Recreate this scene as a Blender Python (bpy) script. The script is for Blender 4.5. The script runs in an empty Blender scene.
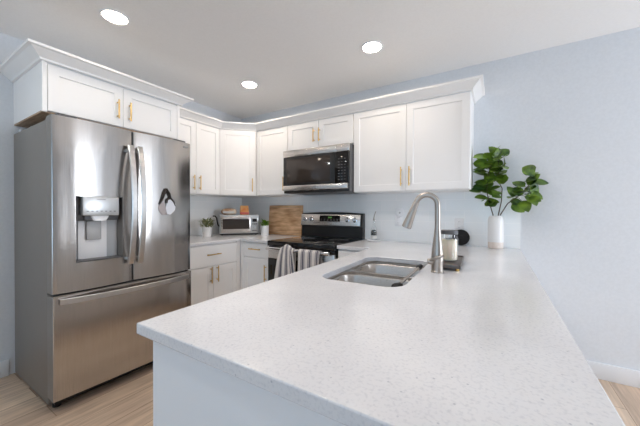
import bpy, bmesh, math, random
from mathutils import Vector, Matrix
random.seed(7)
PI = math.pi
S = bpy.context.scene
COL = S.collection

# ------------------------------------------------------------------ camera
cam_d = bpy.data.cameras.new('camera')
cam_d.sensor_width = 36.0
cam_d.lens = 288.78 / 640 * 36.0
cam_d.clip_start = 0.02
cam = bpy.data.objects.new('camera', cam_d)
COL.objects.link(cam)
yaw, pit, rol = math.radians(31.745), math.radians(-0.509), math.radians(0.204)
f_ = Vector((-math.sin(yaw) * math.cos(pit), math.cos(yaw) * math.cos(pit), math.sin(pit)))
r_ = Vector((math.cos(yaw), math.sin(yaw), 0))
u_ = r_.cross(f_)
r2 = r_ * math.cos(rol) + u_ * math.sin(rol)
u2 = -r_ * math.sin(rol) + u_ * math.cos(rol)
cam.matrix_world = Matrix(((r2.x, u2.x, -f_.x, 0), (r2.y, u2.y, -f_.y, 0), (r2.z, u2.z, -f_.z, 1.22), (0, 0, 0, 1)))
S.camera = cam

# ------------------------------------------------------------------ world, light, exposure
S.view_settings.view_transform = 'Standard'
S.view_settings.look = 'None'
S.view_settings.gamma = 1.0
S.view_settings.use_curve_mapping = False
S.view_settings.exposure = -0.06
W = bpy.data.worlds.new('daylight')
S.world = W
W.use_nodes = True
W.node_tree.nodes['Background'].inputs[0].default_value = (0.40, 0.68, 1.0, 1)
W.node_tree.nodes['Background'].inputs[1].default_value = 2.1
S.cycles.max_bounces = 10
S.cycles.diffuse_bounces = 6
S.cycles.glossy_bounces = 6
S.cycles.transmission_bounces = 10
S.cycles.transparent_max_bounces = 12
S.cycles.caustics_reflective = False
S.cycles.caustics_refractive = False
S.cycles.sample_clamp_indirect = 6.0


def area(name, loc, rot, sx, sy, power, colr):
    l = bpy.data.lights.new(name, 'AREA')
    l.shape = 'RECTANGLE'
    l.size, l.size_y = sx, sy
    l.energy = power
    l.color = colr
    o = bpy.data.objects.new(name, l)
    o.location = loc
    o.rotation_euler = rot
    COL.objects.link(o)
    return o


# daylight entering by the glass door and the window (outside the glass, facing in, some of it thrown up off the ground)
area('daylight_right', (4.12, 1.95, 1.2), (PI / 2 + .2, 0, PI / 2), 0.95, 2.2, 100, (0.90, 0.94, 1.0))
area('daylight_near', (-0.3, -3.6, 1.0), (PI / 2 + .5, 0, 0), 2.6, 1.6, 15, (0.72, 0.90, 1.0))
LAMP = 76.0          # emission of the recessed lenses in the kitchen


# ------------------------------------------------------------------ materials
def lin(c):
    c = c / 255.0
    return c / 12.92 if c <= 0.04045 else ((c + 0.055) / 1.055) ** 2.4


def rgb(r, g, b):
    return (lin(r), lin(g), lin(b), 1.0)


def mat(name, col, rough=0.5, metal=0.0, **kw):
    m = bpy.data.materials.new(name)
    m.use_nodes = True
    b = m.node_tree.nodes['Principled BSDF']
    b.inputs['Base Color'].default_value = col
    b.inputs['Roughness'].default_value = rough
    b.inputs['Metallic'].default_value = metal
    for k, v in kw.items():
        b.inputs[k.replace('_', ' ')].default_value = v
    return m


def nodes(m):
    nt = m.node_tree
    return nt, nt.nodes['Principled BSDF'], nt.nodes.new, nt.links.new


def noise_mix(m, c1, c2, scale, sc=(1, 1, 1), lo=0.35, hi=0.65, detail=4.0, rot=(0, 0, 0), coord='Object'):
    nt, b, N, L = nodes(m)
    tc = N('ShaderNodeTexCoord')
    mp = N('ShaderNodeMapping')
    mp.inputs['Scale'].default_value = sc
    mp.inputs['Rotation'].default_value = rot
    n = N('ShaderNodeTexNoise')
    n.inputs['Scale'].default_value = scale
    n.inputs['Detail'].default_value = detail
    r = N('ShaderNodeValToRGB')
    r.color_ramp.elements[0].position, r.color_ramp.elements[0].color = lo, c1
    r.color_ramp.elements[1].position, r.color_ramp.elements[1].color = hi, c2
    L(tc.outputs[coord], mp.inputs[0])
    L(mp.outputs[0], n.inputs[0])
    L(n.outputs[0], r.inputs[0])
    L(r.outputs[0], b.inputs['Base Color'])
    return n, r


def bump(m, fac, strength, dist=0.002):
    nt, b, N, L = nodes(m)
    bp = N('ShaderNodeBump')
    bp.inputs['Strength'].default_value = strength
    bp.inputs['Distance'].default_value = dist
    L(fac, bp.inputs['Height'])
    L(bp.outputs[0], b.inputs['Normal'])


M = {}
M['wall'] = mat('wall_paint', rgb(222, 226, 231), 0.6)
n, _ = noise_mix(M['wall'], rgb(220, 224, 229), rgb(224, 228, 233), 60)
bump(M['wall'], n.outputs[0], 0.05)
M['ceiling'] = mat('ceiling_paint', rgb(246, 245, 244), 0.75)
n, _ = noise_mix(M['ceiling'], rgb(245, 244, 243), rgb(248, 247, 246), 80)
bump(M['ceiling'], n.outputs[0], 0.06)
M['trim'] = mat('trim_paint', rgb(238, 240, 243), 0.4)
M['cab'] = mat('cabinet_paint', rgb(244, 243, 242), 0.35)
noise_mix(M['cab'], rgb(243, 242, 241), rgb(246, 245, 244), 3)
M['rawwood'] = mat('raw_plywood', rgb(176, 150, 126), 0.7)
noise_mix(M['rawwood'], rgb(160, 134, 110), rgb(190, 166, 140), 6, (1, 12, 12))
M['brass'] = mat('brushed_brass', rgb(226, 188, 120), 0.28, 1.0)
noise_mix(M['brass'], rgb(220, 180, 112), rgb(232, 198, 132), 40)


def steel(name, c1, c2, rough, sc, aniso=0.5):
    m = mat(name, c1, rough, 1.0)
    n, r = noise_mix(m, c1, c2, 6, sc, 0.3, 0.7, 3)
    nt, b, N, L = nodes(m)
    mr = N('ShaderNodeMapRange')
    mr.inputs[3].default_value = rough - 0.05
    mr.inputs[4].default_value = rough + 0.08
    L(n.outputs[0], mr.inputs[0])
    L(mr.outputs[0], b.inputs['Roughness'])
    bump(m, n.outputs[0], 0.03, 0.001)
    return m


M['steel'] = steel('brushed_steel', rgb(186, 182, 178), rgb(196, 192, 189), 0.16, (40, 40, 1))
nt, b, N, L = nodes(M['steel'])                    # slight waviness of the sheet metal
tc = N('ShaderNodeTexCoord'); mp = N('ShaderNodeMapping'); mp.inputs['Scale'].default_value = (7, 7, 1.1)
n1 = N('ShaderNodeTexNoise'); n1.inputs['Scale'].default_value = 1.0; n1.inputs['Detail'].default_value = 1.0
L(tc.outputs['Object'], mp.inputs[0]); L(mp.outputs[0], n1.inputs[0])
bp = N('ShaderNodeBump'); bp.inputs['Strength'].default_value = 1.0; bp.inputs['Distance'].default_value = 0.008
L(n1.outputs[0], bp.inputs['Height'])
old = b.inputs['Normal'].links[0].from_node
L(bp.outputs[0], old.inputs['Normal'])
M['steelh'] = steel('brushed_steel_horizontal', rgb(200, 195, 190), rgb(212, 207, 203), 0.25, (1, 1, 60))
M['steelhandle'] = mat('satin_steel', rgb(206, 204, 202), 0.3, 1.0)
noise_mix(M['steelhandle'], rgb(202, 200, 198), rgb(210, 208, 206), 30)
M['sink'] = steel('sink_steel', rgb(196, 190, 184), rgb(208, 203, 198), 0.28, (30, 2, 30))
M['nickel'] = steel('brushed_nickel', rgb(172, 164, 156), rgb(184, 177, 170), 0.36, (60, 60, 4))
M['chrome'] = mat('polished_steel', rgb(220, 220, 222), 0.12, 1.0)
M['fridge_side'] = mat('fridge_side_paint', rgb(134, 129, 123), 0.42, 0.35)
n, _ = noise_mix(M['fridge_side'], rgb(130, 125, 119), rgb(138, 133, 127), 300)
bump(M['fridge_side'], n.outputs[0], 0.1, 0.001)
M['black'] = mat('black_plastic', rgb(22, 21, 21), 0.35)
noise_mix(M['black'], rgb(20, 19, 19), rgb(26, 25, 25), 20)
M['blackmatte'] = mat('black_matte', rgb(24, 24, 25), 0.8)
noise_mix(M['blackmatte'], rgb(20, 20, 21), rgb(32, 32, 33), 60)
M['glassblack'] = mat('black_glass', rgb(16, 14, 14), 0.06)
noise_mix(M['glassblack'], rgb(15, 13, 13), rgb(18, 16, 16), 4)
M['mwglass'] = mat('microwave_glass', rgb(58, 50, 46), 0.08)
noise_mix(M['mwglass'], rgb(52, 45, 41), rgb(64, 56, 51), 500)
M['grey'] = mat('grey_plastic', rgb(176, 178, 180), 0.4)
noise_mix(M['grey'], rgb(174, 176, 178), rgb(180, 182, 184), 10)
M['greydark'] = mat('dark_grey_plastic', rgb(88, 88, 90), 0.45)
noise_mix(M['greydark'], rgb(84, 84, 86), rgb(92, 92, 94), 10)
M['silver'] = mat('silver_panel', rgb(205, 208, 210), 0.3, 0.6)
M['mark'] = mat('printed_mark', rgb(130, 132, 136), 0.5)
M['markw'] = mat('printed_light_mark', rgb(150, 150, 150), 0.5)
M['white'] = mat('white_plastic', rgb(240, 241, 243), 0.35)
M['ceramic'] = mat('white_ceramic', rgb(240, 240, 240), 0.3)
M['terra'] = mat('bare_clay', rgb(234, 222, 213), 0.75)
noise_mix(M['terra'], rgb(228, 214, 204), rgb(238, 228, 220), 40)
M['soil'] = mat('potting_soil', rgb(60, 46, 36), 0.9)
M['lens'] = mat('lamp_lens', (1, 1, 1, 1), 0.5)
b_ = M['lens'].node_tree.nodes['Principled BSDF']
b_.inputs['Emission Color'].default_value = (1.0, 0.85, 0.69, 1)
b_.inputs['Emission Strength'].default_value = LAMP
M['display'] = mat('green_digits', rgb(110, 170, 90), 0.5)
M['display'].node_tree.nodes['Principled BSDF'].inputs['Emission Color'].default_value = rgb(130, 220, 80)
M['display'].node_tree.nodes['Principled BSDF'].inputs['Emission Strength'].default_value = 0.12


def glass(name, col, rough=0.03, ior=1.75):
    """thin clear glass: a fresnel coat over a clear sheet"""
    m = bpy.data.materials.new(name)
    m.use_nodes = True
    nt = m.node_tree
    N, L = nt.nodes.new, nt.links.new
    nt.nodes.remove(nt.nodes['Principled BSDF'])
    tr = N('ShaderNodeBsdfTransparent'); tr.inputs[0].default_value = col
    gl = N('ShaderNodeBsdfGlossy'); gl.inputs['Roughness'].default_value = rough
    fr = N('ShaderNodeFresnel'); fr.inputs[0].default_value = ior
    mx = N('ShaderNodeMixShader')
    ge = N('ShaderNodeNewGeometry')
    fm = N('ShaderNodeMath'); fm.operation = 'MULTIPLY'
    fo = N('ShaderNodeMath'); fo.operation = 'SUBTRACT'; fo.inputs[0].default_value = 1.0
    L(ge.outputs['Backfacing'], fo.inputs[1]); L(fr.outputs[0], fm.inputs[0]); L(fo.outputs[0], fm.inputs[1])
    L(fm.outputs[0], mx.inputs[0]); L(tr.outputs[0], mx.inputs[1]); L(gl.outputs[0], mx.inputs[2])
    L(mx.outputs[0], nt.nodes['Material Output'].inputs[0])
    return m


M['glass'] = glass('clear_glass', (0.985, 0.99, 0.99, 1))
M['film'] = glass('clear_film', (0.97, 0.96, 0.95, 1), 0.15, 1.1)
M['wax'] = mat('cream_wax', rgb(244, 232, 210), 0.5, 0, Subsurface_Weight=0.2)
M['oil'] = mat('dark_oil', rgb(38, 34, 24), 0.2)
M['label'] = mat('paper_label', rgb(226, 224, 220), 0.6)

# quartz
m = M['quartz'] = mat('speckled_quartz', rgb(226, 226, 229), 0.16)
nt, b, N, L = nodes(m)
tc = N('ShaderNodeTexCoord')
n1 = N('ShaderNodeTexNoise'); n1.inputs['Scale'].default_value = 140; n1.inputs['Detail'].default_value = 3
n2 = N('ShaderNodeTexNoise'); n2.inputs['Scale'].default_value = 3.0; n2.inputs['Detail'].default_value = 5
v1 = N('ShaderNodeTexVoronoi'); v1.inputs['Scale'].default_value = 75
L(tc.outputs['Object'], n1.inputs[0]); L(tc.outputs['Object'], n2.inputs[0]); L(tc.outputs['Object'], v1.inputs[0])
ra = N('ShaderNodeValToRGB')
ra.color_ramp.elements[0].position, ra.color_ramp.elements[0].color = 0.25, rgb(214, 215, 219)
ra.color_ramp.elements[1].position, ra.color_ramp.elements[1].color = 0.50, rgb(232, 232, 234)
L(n1.outputs[0], ra.inputs[0])
rb = N('ShaderNodeValToRGB')
rb.color_ramp.elements[0].position, rb.color_ramp.elements[0].color = 0.4, (0.93, 0.93, 0.94, 1)
rb.color_ramp.elements[1].position, rb.color_ramp.elements[1].color = 0.6, (1, 1, 1, 1)
L(n2.outputs[0], rb.inputs[0])
mx = N('ShaderNodeMix'); mx.data_type = 'RGBA'; mx.blend_type = 'MULTIPLY'; mx.inputs[0].default_value = 1
L(ra.outputs[0], mx.inputs[6]); L(rb.outputs[0], mx.inputs[7])
# sparse darker flecks: some voronoi cells, near their centres only
rc = N('ShaderNodeValToRGB')
rc.color_ramp.elements[0].position, rc.color_ramp.elements[0].color = 0.10, (1, 1, 1, 1)
rc.color_ramp.elements[1].position, rc.color_ramp.elements[1].color = 0.22, (0, 0, 0, 1)
L(v1.outputs['Distance'], rc.inputs[0])
sp = N('ShaderNodeSeparateColor'); L(v1.outputs['Color'], sp.inputs[0])
gt = N('ShaderNodeMath'); gt.operation = 'GREATER_THAN'; gt.inputs[1].default_value = 0.86
L(sp.outputs[0], gt.inputs[0])
ml = N('ShaderNodeMath'); ml.operation = 'MULTIPLY'
L(rc.outputs[0], ml.inputs[0]); L(gt.outputs[0], ml.inputs[1])
mx2 = N('ShaderNodeMix'); mx2.data_type = 'RGBA'
L(ml.outputs[0], mx2.inputs[0]); L(mx.outputs[2], mx2.inputs[6]); mx2.inputs[7].default_value = rgb(192, 194, 201)
L(mx2.outputs[2], b.inputs['Base Color'])

# floor planks along y
m = M['floor'] = mat('oak_planks', rgb(190, 160, 132), 0.4)
nt, b, N, L = nodes(m)
tc = N('ShaderNodeTexCoord')
mp = N('ShaderNodeMapping'); mp.inputs['Rotation'].default_value = (0, 0, PI / 2)
L(tc.outputs['Object'], mp.inputs[0])
bk = N('ShaderNodeTexBrick')
bk.inputs['Scale'].default_value = 1.0
bk.inputs['Brick Width'].default_value = 1.25
bk.inputs['Row Height'].default_value = 0.17
bk.inputs['Mortar Size'].default_value = 0.002
bk.inputs['Color1'].default_value = rgb(222, 200, 176)
bk.inputs['Color2'].default_value = rgb(184, 160, 140)
bk.inputs['Mortar'].default_value = rgb(150, 124, 104)
bk.inputs['Bias'].default_value = -0.1
L(mp.outputs[0], bk.inputs[0])
mp2 = N('ShaderNodeMapping'); mp2.inputs['Scale'].default_value = (14, 1, 1)
L(tc.outputs['Object'], mp2.inputs[0])
n1 = N('ShaderNodeTexNoise'); n1.inputs['Scale'].default_value = 3; n1.inputs['Detail'].default_value = 7
L(mp2.outputs[0], n1.inputs[0])
ra = N('ShaderNodeValToRGB')
ra.color_ramp.elements[0].position, ra.color_ramp.elements[0].color = 0.3, (0.74, 0.70, 0.68, 1)
ra.color_ramp.elements[1].position, ra.color_ramp.elements[1].color = 0.66, (1.12, 1.10, 1.08, 1)
L(n1.outputs[0], ra.inputs[0])
mx = N('ShaderNodeMix'); mx.data_type = 'RGBA'; mx.blend_type = 'MULTIPLY'; mx.inputs[0].default_value = 1
L(bk.outputs[0], mx.inputs[6]); L(ra.outputs[0], mx.inputs[7]); L(mx.outputs[2], b.inputs['Base Color'])

# backsplash tiles
m = M['tile'] = mat('pale_glazed_tile', rgb(214, 222, 226), 0.18)
nt, b, N, L = nodes(m)
tc = N('ShaderNodeTexCoord')
sx = N('ShaderNodeSeparateXYZ'); L(tc.outputs['Object'], sx.inputs[0])
ad = N('ShaderNodeMath'); ad.operation = 'ADD'
L(sx.outputs[0], ad.inputs[0]); L(sx.outputs[1], ad.inputs[1])
cb = N('ShaderNodeCombineXYZ'); L(ad.outputs[0], cb.inputs[0])
sb = N('ShaderNodeMath'); sb.operation = 'SUBTRACT'; sb.inputs[1].default_value = 0.915
L(sx.outputs[2], sb.inputs[0]); L(sb.outputs[0], cb.inputs[1])
bk = N('ShaderNodeTexBrick')
bk.inputs['Scale'].default_value = 1.0
bk.inputs['Brick Width'].default_value = 0.305
bk.inputs['Row Height'].default_value = 0.102
bk.inputs['Mortar Size'].default_value = 0.0025
bk.inputs['Color1'].default_value = rgb(242, 245, 246)
bk.inputs['Color2'].default_value = rgb(245, 247, 248)
bk.inputs['Mortar'].default_value = rgb(250, 251, 251)
L(cb.outputs[0], bk.inputs[0]); L(bk.outputs[0], b.inputs['Base Color'])
bump(m, bk.outputs['Fac'], -0.4, 0.002)

# butcher block
m = M['board'] = mat('acacia_board', rgb(190, 140, 96), 0.45)
noise_mix(m, rgb(178, 128, 86), rgb(232, 192, 150), 3.2, (1.6, 1, 8), 0.32, 0.62, 6)
# towels
m = M['towel'] = mat('striped_cotton', rgb(214, 208, 204), 0.9)
nt, b, N, L = nodes(m)
tc = N('ShaderNodeTexCoord')
sx = N('ShaderNodeSeparateXYZ'); L(tc.outputs['UV'], sx.inputs[0])
mu = N('ShaderNodeMath'); mu.operation = 'FRACT'
L(sx.outputs[0], mu.inputs[0])
ra = N('ShaderNodeValToRGB'); ra.color_ramp.interpolation = 'CONSTANT'
e = ra.color_ramp.elements
e[0].position, e[0].color = 0.0, rgb(222, 216, 211)
e[1].position, e[1].color = 0.40, rgb(128, 124, 132)
for p_, c_ in ((0.50, rgb(216, 210, 206)), (0.56, rgb(104, 102, 112)), (0.78, rgb(216, 210, 206)), (0.84, rgb(128, 124, 132)), (0.94, rgb(222, 216, 211))):
    q = e.new(p_); q.color = c_
L(mu.outputs[0], ra.inputs[0]); L(ra.outputs[0], b.inputs['Base Color'])
n1 = N('ShaderNodeTexNoise'); n1.inputs['Scale'].default_value = 400
L(tc.outputs['Object'], n1.inputs[0]); bump(m, n1.outputs[0], 0.3, 0.002)
# leaves
m = M['leaf'] = mat('green_leaf', rgb(72, 120, 34), 0.38)
noise_mix(m, rgb(36, 72, 24), rgb(126, 158, 54), 11, (1, 1, 1), 0.36, 0.64)
M['leaf2'] = mat('dusty_leaf', rgb(120, 130, 84), 0.6)
noise_mix(M['leaf2'], rgb(74, 88, 52), rgb(170, 172, 120), 30)
M['leaf3'] = mat('bright_leaf', rgb(108, 150, 40), 0.5)
noise_mix(M['leaf3'], rgb(74, 116, 26), rgb(146, 186, 60), 30)
M['twig'] = mat('brown_twig', rgb(84, 70, 56), 0.7)
noise_mix(M['twig'], rgb(70, 58, 46), rgb(100, 84, 66), 40)
M['tray'] = mat('dark_stained_wood', rgb(92, 84, 80), 0.35)
noise_mix(M['tray'], rgb(78, 70, 66), rgb(112, 104, 100), 8, (1, 14, 1))
M['bread'] = mat('bread_crust', rgb(190, 140, 96), 0.7)
noise_mix(M['bread'], rgb(196, 152, 116), rgb(240, 222, 200), 14, (1, 1, 1), 0.42, 0.58)
M['orange'] = mat('orange_wrapper', rgb(244, 150, 60), 0.35)
noise_mix(M['orange'], rgb(240, 146, 72), rgb(250, 196, 130), 20)
M['pink'] = mat('red_print', rgb(226, 110, 100), 0.4)
M['strap'] = mat('dark_leather', rgb(52, 46, 44), 0.6)
noise_mix(M['strap'], rgb(44, 38, 36), rgb(66, 58, 54), 60)
M['tagw'] = mat('white_tag', rgb(228, 232, 240), 0.5)
M['tagp'] = mat('rose_grey_tag', rgb(178, 168, 166), 0.3, 0.6)


# ------------------------------------------------------------------ mesh helpers
class B:
    """collects shapes in one bmesh; T maps local coordinates to the world"""
    def __init__(s, T=None):
        s.bm = bmesh.new()
        s.T = T or Matrix.Identity(4)

    def _done(s, vs, T=None):
        X = T if T is not None else s.T
        for v in vs:
            v.co = X @ v.co
        return s

    def box(s, x0, x1, y0, y1, z0, z1, bev=0.0, seg=2, T=None):
        r = bmesh.ops.create_cube(s.bm, size=1.0)
        vs = r['verts']
        for v in vs:
            v.co = Vector(((x0 + x1) / 2 + v.co.x * (x1 - x0), (y0 + y1) / 2 + v.co.y * (y1 - y0), (z0 + z1) / 2 + v.co.z * (z1 - z0)))
        if bev > 0:
            es = list({e for v in vs for e in v.link_edges})
            r = bmesh.ops.bevel(s.bm, geom=es, offset=bev, segments=seg, affect='EDGES', profile=0.5)
            vs = list({v for f in r['faces'] for v in f.verts} | {v for v in vs if v.is_valid})
        return s._done(vs, T)

    def loft(s, rings, cap0=True, cap1=True, closed=True, T=None):
        vr = [[s.bm.verts.new(p) for p in r] for r in rings]
        n = len(vr[0])
        for a, b in zip(vr[:-1], vr[1:]):
            for i in range(n if closed else n - 1):
                j = (i + 1) % n
                try:
                    s.bm.faces.new((a[i], a[j], b[j], b[i]))
                except ValueError:
                    pass
        if cap0:
            s.bm.faces.new(list(reversed(vr[0])))
        if cap1:
            s.bm.faces.new(vr[-1])
        return s._done([v for r in vr for v in r], T)

    def lathe(s, prof, c=(0, 0, 0), seg=32, cap0=True, cap1=True, T=None):
        rings = []
        for r, z in prof:
            rings.append([Vector((c[0] + r * math.cos(2 * PI * i / seg), c[1] + r * math.sin(2 * PI * i / seg), c[2] + z)) for i in range(seg)])
        return s.loft(rings, cap0, cap1, T=T)

    def tube(s, pts, rad, seg=12, T=None, flat=1.0, ref=None):
        pts = [Vector(p) for p in pts]
        n = len(pts)
        rings = []
        up = Vector(ref) if ref is not None else None
        for i, p in enumerate(pts):
            t = (pts[min(i + 1, n - 1)] - pts[max(i - 1, 0)]).normalized()
            if up is None:
                up = Vector((0, 0, 1)) if abs(t.z) < 0.9 else Vector((1, 0, 0))
            a = (up - t * up.dot(t)).normalized()
            if ref is None:
                up = a
            b = t.cross(a)
            r = rad[i] if isinstance(rad, (list, tuple)) else rad
            rings.append([p + a * (r * math.cos(2 * PI * k / seg)) + b * (r * flat * math.sin(2 * PI * k / seg)) for k in range(seg)])
        return s.loft(rings, T=T)

    def ribbon(s, pts, wdir, w, th, T=None):
        """rectangular bar along pts; wdir = width direction"""
        pts = [Vector(p) for p in pts]
        n = len(pts)
        wd = Vector(wdir).normalized()
        rings = []
        c = min(w, th) * 0.25
        for i, p in enumerate(pts):
            t = (pts[min(i + 1, n - 1)] - pts[max(i - 1, 0)]).normalized()
            d = t.cross(wd).normalized()
            a, b = w / 2, th / 2
            rings.append([p + wd * x + d * y for x, y in ((-a + c, -b), (a - c, -b), (a, -b + c), (a, b - c), (a - c, b), (-a + c, b), (-a, b - c), (-a, -b + c))])
        return s.loft(rings, T=T)

    def prism(s, poly, z0, z1, holes=(), T=None):
        loops = [poly] + list(holes)
        allv = []
        for z in (z0, z1):
            es = []
            for lp in loops:
                vs = [s.bm.verts.new((x, y, z)) for x, y in lp]
                allv.append(vs)
                es += [s.bm.edges.new((vs[i], vs[(i + 1) % len(vs)])) for i in range(len(vs))]
            if holes:
                bmesh.ops.triangle_fill(s.bm, use_beauty=True, use_dissolve=False, edges=es)
            else:
                s.bm.faces.new(allv[-1])
        k = len(loops)
        for a, b in zip(allv[:k], allv[k:]):
            for i in range(len(a)):
                j = (i + 1) % len(a)
                s.bm.faces.new((a[i], a[j], b[j], b[i]))
        return s._done([v for l in allv for v in l], T)

    def sweep(s, prof, path, T=None):
        """prof = closed (out, z) polygon; path = plan polyline walked with 'out' on its right-hand side; mitred"""
        n = len(path)
        P = [Vector(p) for p in path]
        rings = []
        for i in range(n):
            d0 = (P[i] - P[i - 1]).normalized() if i else (P[1] - P[0]).normalized()
            d1 = (P[i + 1] - P[i]).normalized() if i < n - 1 else d0
            n0 = Vector((d0.y, -d0.x)); n1 = Vector((d1.y, -d1.x))
            mm = (n0 + n1).normalized()
            k = 1.0 / max(0.3, mm.dot(n0))
            rings.append([Vector((P[i].x + mm.x * o * k, P[i].y + mm.y * o * k, z)) for o, z in prof])
        return s.loft(rings, T=T)

    def shaker(s, u0, u1, v0, v1, t=0.019, fr=0.057, rec=0.008, T=None):
        """a shaker door in the (u, v, n) frame"""
        def R(a, n):
            return [(u0 + a, v0 + a, n), (u1 - a, v0 + a, n), (u1 - a, v1 - a, n), (u0 + a, v1 - a, n)]
        rings = [R(0, 0), R(0, t - 0.002), R(0.002, t), R(fr, t), R(fr + 0.002, t - rec), R(fr + 0.004, t - rec)]
        return s.loft([[Vector(p) for p in r] for r in rings], True, True, T=T)


WM = {}


def obj(name, b, m, parent=None, smooth=32, mods=None):
    bm = b.bm
    Wp = WM.get(parent.name, Matrix.Identity(4)) if parent else Matrix.Identity(4)
    if parent:
        bm.transform(Wp.inverted())
    bmesh.ops.recalc_face_normals(bm, faces=bm.faces[:])
    me = bpy.data.meshes.new(name)
    bm.to_mesh(me)
    bm.free()
    me.materials.append(M[m] if isinstance(m, str) else m)
    if smooth:
        me.shade_smooth()
        me.set_sharp_from_angle(angle=math.radians(smooth))
    o = bpy.data.objects.new(name, me)
    COL.objects.link(o)
    if parent:
        o.parent = parent
    WM[o.name] = Wp
    return o


def rebase(o, loc):
    """put a parentless mesh's origin at its base"""
    loc = Vector(loc)
    o.data.transform(Matrix.Translation(-loc))
    o.location = loc
    WM[o.name] = Matrix.Translation(loc)
    return o


def tag(o, label, cat, group=None):
    o['label'] = label
    o['category'] = cat
    if group:
        o['group'] = group
    return o


def thing(name, label, cat, loc=(0, 0, 0), rz=0.0, group=None):
    o = bpy.data.objects.new(name, None)
    o.empty_display_size = 0.05
    COL.objects.link(o)
    o.location = loc
    o.rotation_euler = (0, 0, rz)
    WM[o.name] = Matrix.Translation(loc) @ Matrix.Rotation(rz, 4, 'Z')
    return tag(o, label, cat, group)


def struct(name, b, m, smooth=32):
    o = obj(name, b, m, None, smooth)
    o['kind'] = 'structure'
    return o


def frame(o, u):
    """(u, v, n) -> world: u along the face, v up, n out of it"""
    u = Vector((u[0], u[1], 0)).normalized()
    n = u.cross(Vector((0, 0, 1)))
    return Matrix(((u.x, 0, n.x, o[0]), (u.y, 0, n.y, o[1]), (u.z, 1, n.z, 0), (0, 0, 0, 1)))


def rrect(cx, cy, w, h, r, rot=0, k=6):
    out = []
    for sx_, sy_, a0 in ((1, 1, 0), (-1, 1, PI / 2), (-1, -1, PI), (1, -1, 1.5 * PI)):
        for i in range(k + 1):
            a = a0 + PI / 2 * i / k
            x = sx_ * (w / 2 - r) + r * math.cos(a)
            y = sy_ * (h / 2 - r) + r * math.sin(a)
            out.append((cx + x * math.cos(rot) - y * math.sin(rot), cy + x * math.sin(rot) + y * math.cos(rot)))
    return out


# ------------------------------------------------------------------ room shell
WL, YB, CZ = -3.06, 2.86, 2.493
WR, YN = 3.9, -3.4
struct('floor', B().box(WL - .15, WR + .15, YN - .15, YB + .15, -0.08, 0), 'floor')
struct('ceiling', B().box(WL - .15, WR + .15, YN - .15, YB + .15, CZ, CZ + 0.1), 'ceiling')
struct('wall_left', B().box(WL - .12, WL, YN, YB, 0, CZ), 'wall')
struct('wall_back', B().box(WL - .12, WR + .12, YB, YB + .12, 0, CZ), 'wall')
b = B()                                           # wall behind the camera, with a wide window
b.box(WL - .12, -1.6, YN - .12, YN, 0, CZ).box(1.0, WR + .12, YN - .12, YN, 0, CZ)
b.box(-1.6, 1.0, YN - .12, YN, 2.3, CZ).box(-1.6, 1.0, YN - .12, YN, 0, 0.35)
struct('wall_near', b, 'wall')
b = B()
b.box(WR, WR + .12, YN, 1.4, 0, CZ).box(WR, WR + .12, 2.5, YB, 0, CZ)
b.box(WR, WR + .12, 1.4, 2.5, 2.3, CZ)
struct('wall_right', b, 'wall')
b = B()
for x in (-1.6, -0.76, 0.1, 0.94):
    b.box(x, x + .06, YN - .09, YN - .03, .35, 2.3)
b.box(-1.6, 1.0, YN - .09, YN - .03, .35, .42).box(-1.6, 1.0, YN - .09, YN - .03, 2.23, 2.3)
struct('window_1', b, 'trim')
b = B()
for y in (1.4, 2.42):
    b.box(WR + .03, WR + .09, y, y + .08, 0, 2.3)
b.box(WR + .03, WR + .09, 1.4, 2.5, 0, .09).box(WR + .03, WR + .09, 1.4, 2.5, 2.22, 2.3)
struct('door_1', b, 'trim')
struct('baseboard_left', B().box(WL, WL + .014, YN, .595, 0, .118, .003), 'trim')
struct('baseboard_back', B().box(.12, WR, YB - .014, YB, 0, .118, .003), 'trim')
b = B().box(-3.052, .152, YB - .008, YB, .915, 1.392)
b.box(WL, WL + .008, 1.53, YB, .915, 1.392)
struct('trim_1', b, 'tile')                        # tiled backsplash

# ------------------------------------------------------------------ recessed lights, the last ones unseen and added for fill
def lens_mat(name, colr, strength):
    m = mat(name, (1, 1, 1, 1), 0.5)
    b = m.node_tree.nodes['Principled BSDF']
    b.inputs['Emission Color'].default_value = colr
    b.inputs['Emission Strength'].default_value = strength
    return m


M['lens_added_mid'] = lens_mat('added_lens_neutral', (1.0, .89, .81, 1), LAMP * 2.9)  # unseen lamp over the peninsula, added as strong fill light
M['lens_near'] = lens_mat('lamp_lens_soft', (1.0, .85, .69, 1), LAMP * .5)
M['lens_far'] = lens_mat('lamp_lens_bright', (1.0, .86, .72, 1), LAMP * 1.45)
M['lens_added_cool'] = lens_mat('added_lens_cool', (.95, 1.0, .98, 1), LAMP * 2.0)  # another added lamp, out of view, lifting the fridge side of the room
for x, y, lm, lab in ((-2.165, .917, 'lens_near', 'round recessed ceiling light nearest, above the fridge front'),
                      (-.848, 2.131, 'lens', 'round recessed ceiling light above the sink end of the kitchen'),
                      (-2.156, 2.119, 'lens_far', 'round recessed ceiling light farthest, above the corner wall cabinets'),
                      (-.848, .917, 'lens_added_mid', 'unseen added ceiling light above the near end of the peninsula'),
                      (-1.9, -.25, 'lens_added_cool', 'unseen added ceiling light over the open floor in front of the fridge')):
    t = thing('recessed_light', lab, 'ceiling light', (x, y, CZ), 0, 'recessed ceiling lights')
    obj('trim_ring', B().lathe([(.084, 0), (.084, -.004), (.076, -.007), (.069, -.004), (.069, 0)], (x, y, CZ), 40, False, False), 'white', t)
    obj('lens', B().lathe([(.0688, -.001), (.068, -.003)], (x, y, CZ), 40), lm, t)


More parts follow.
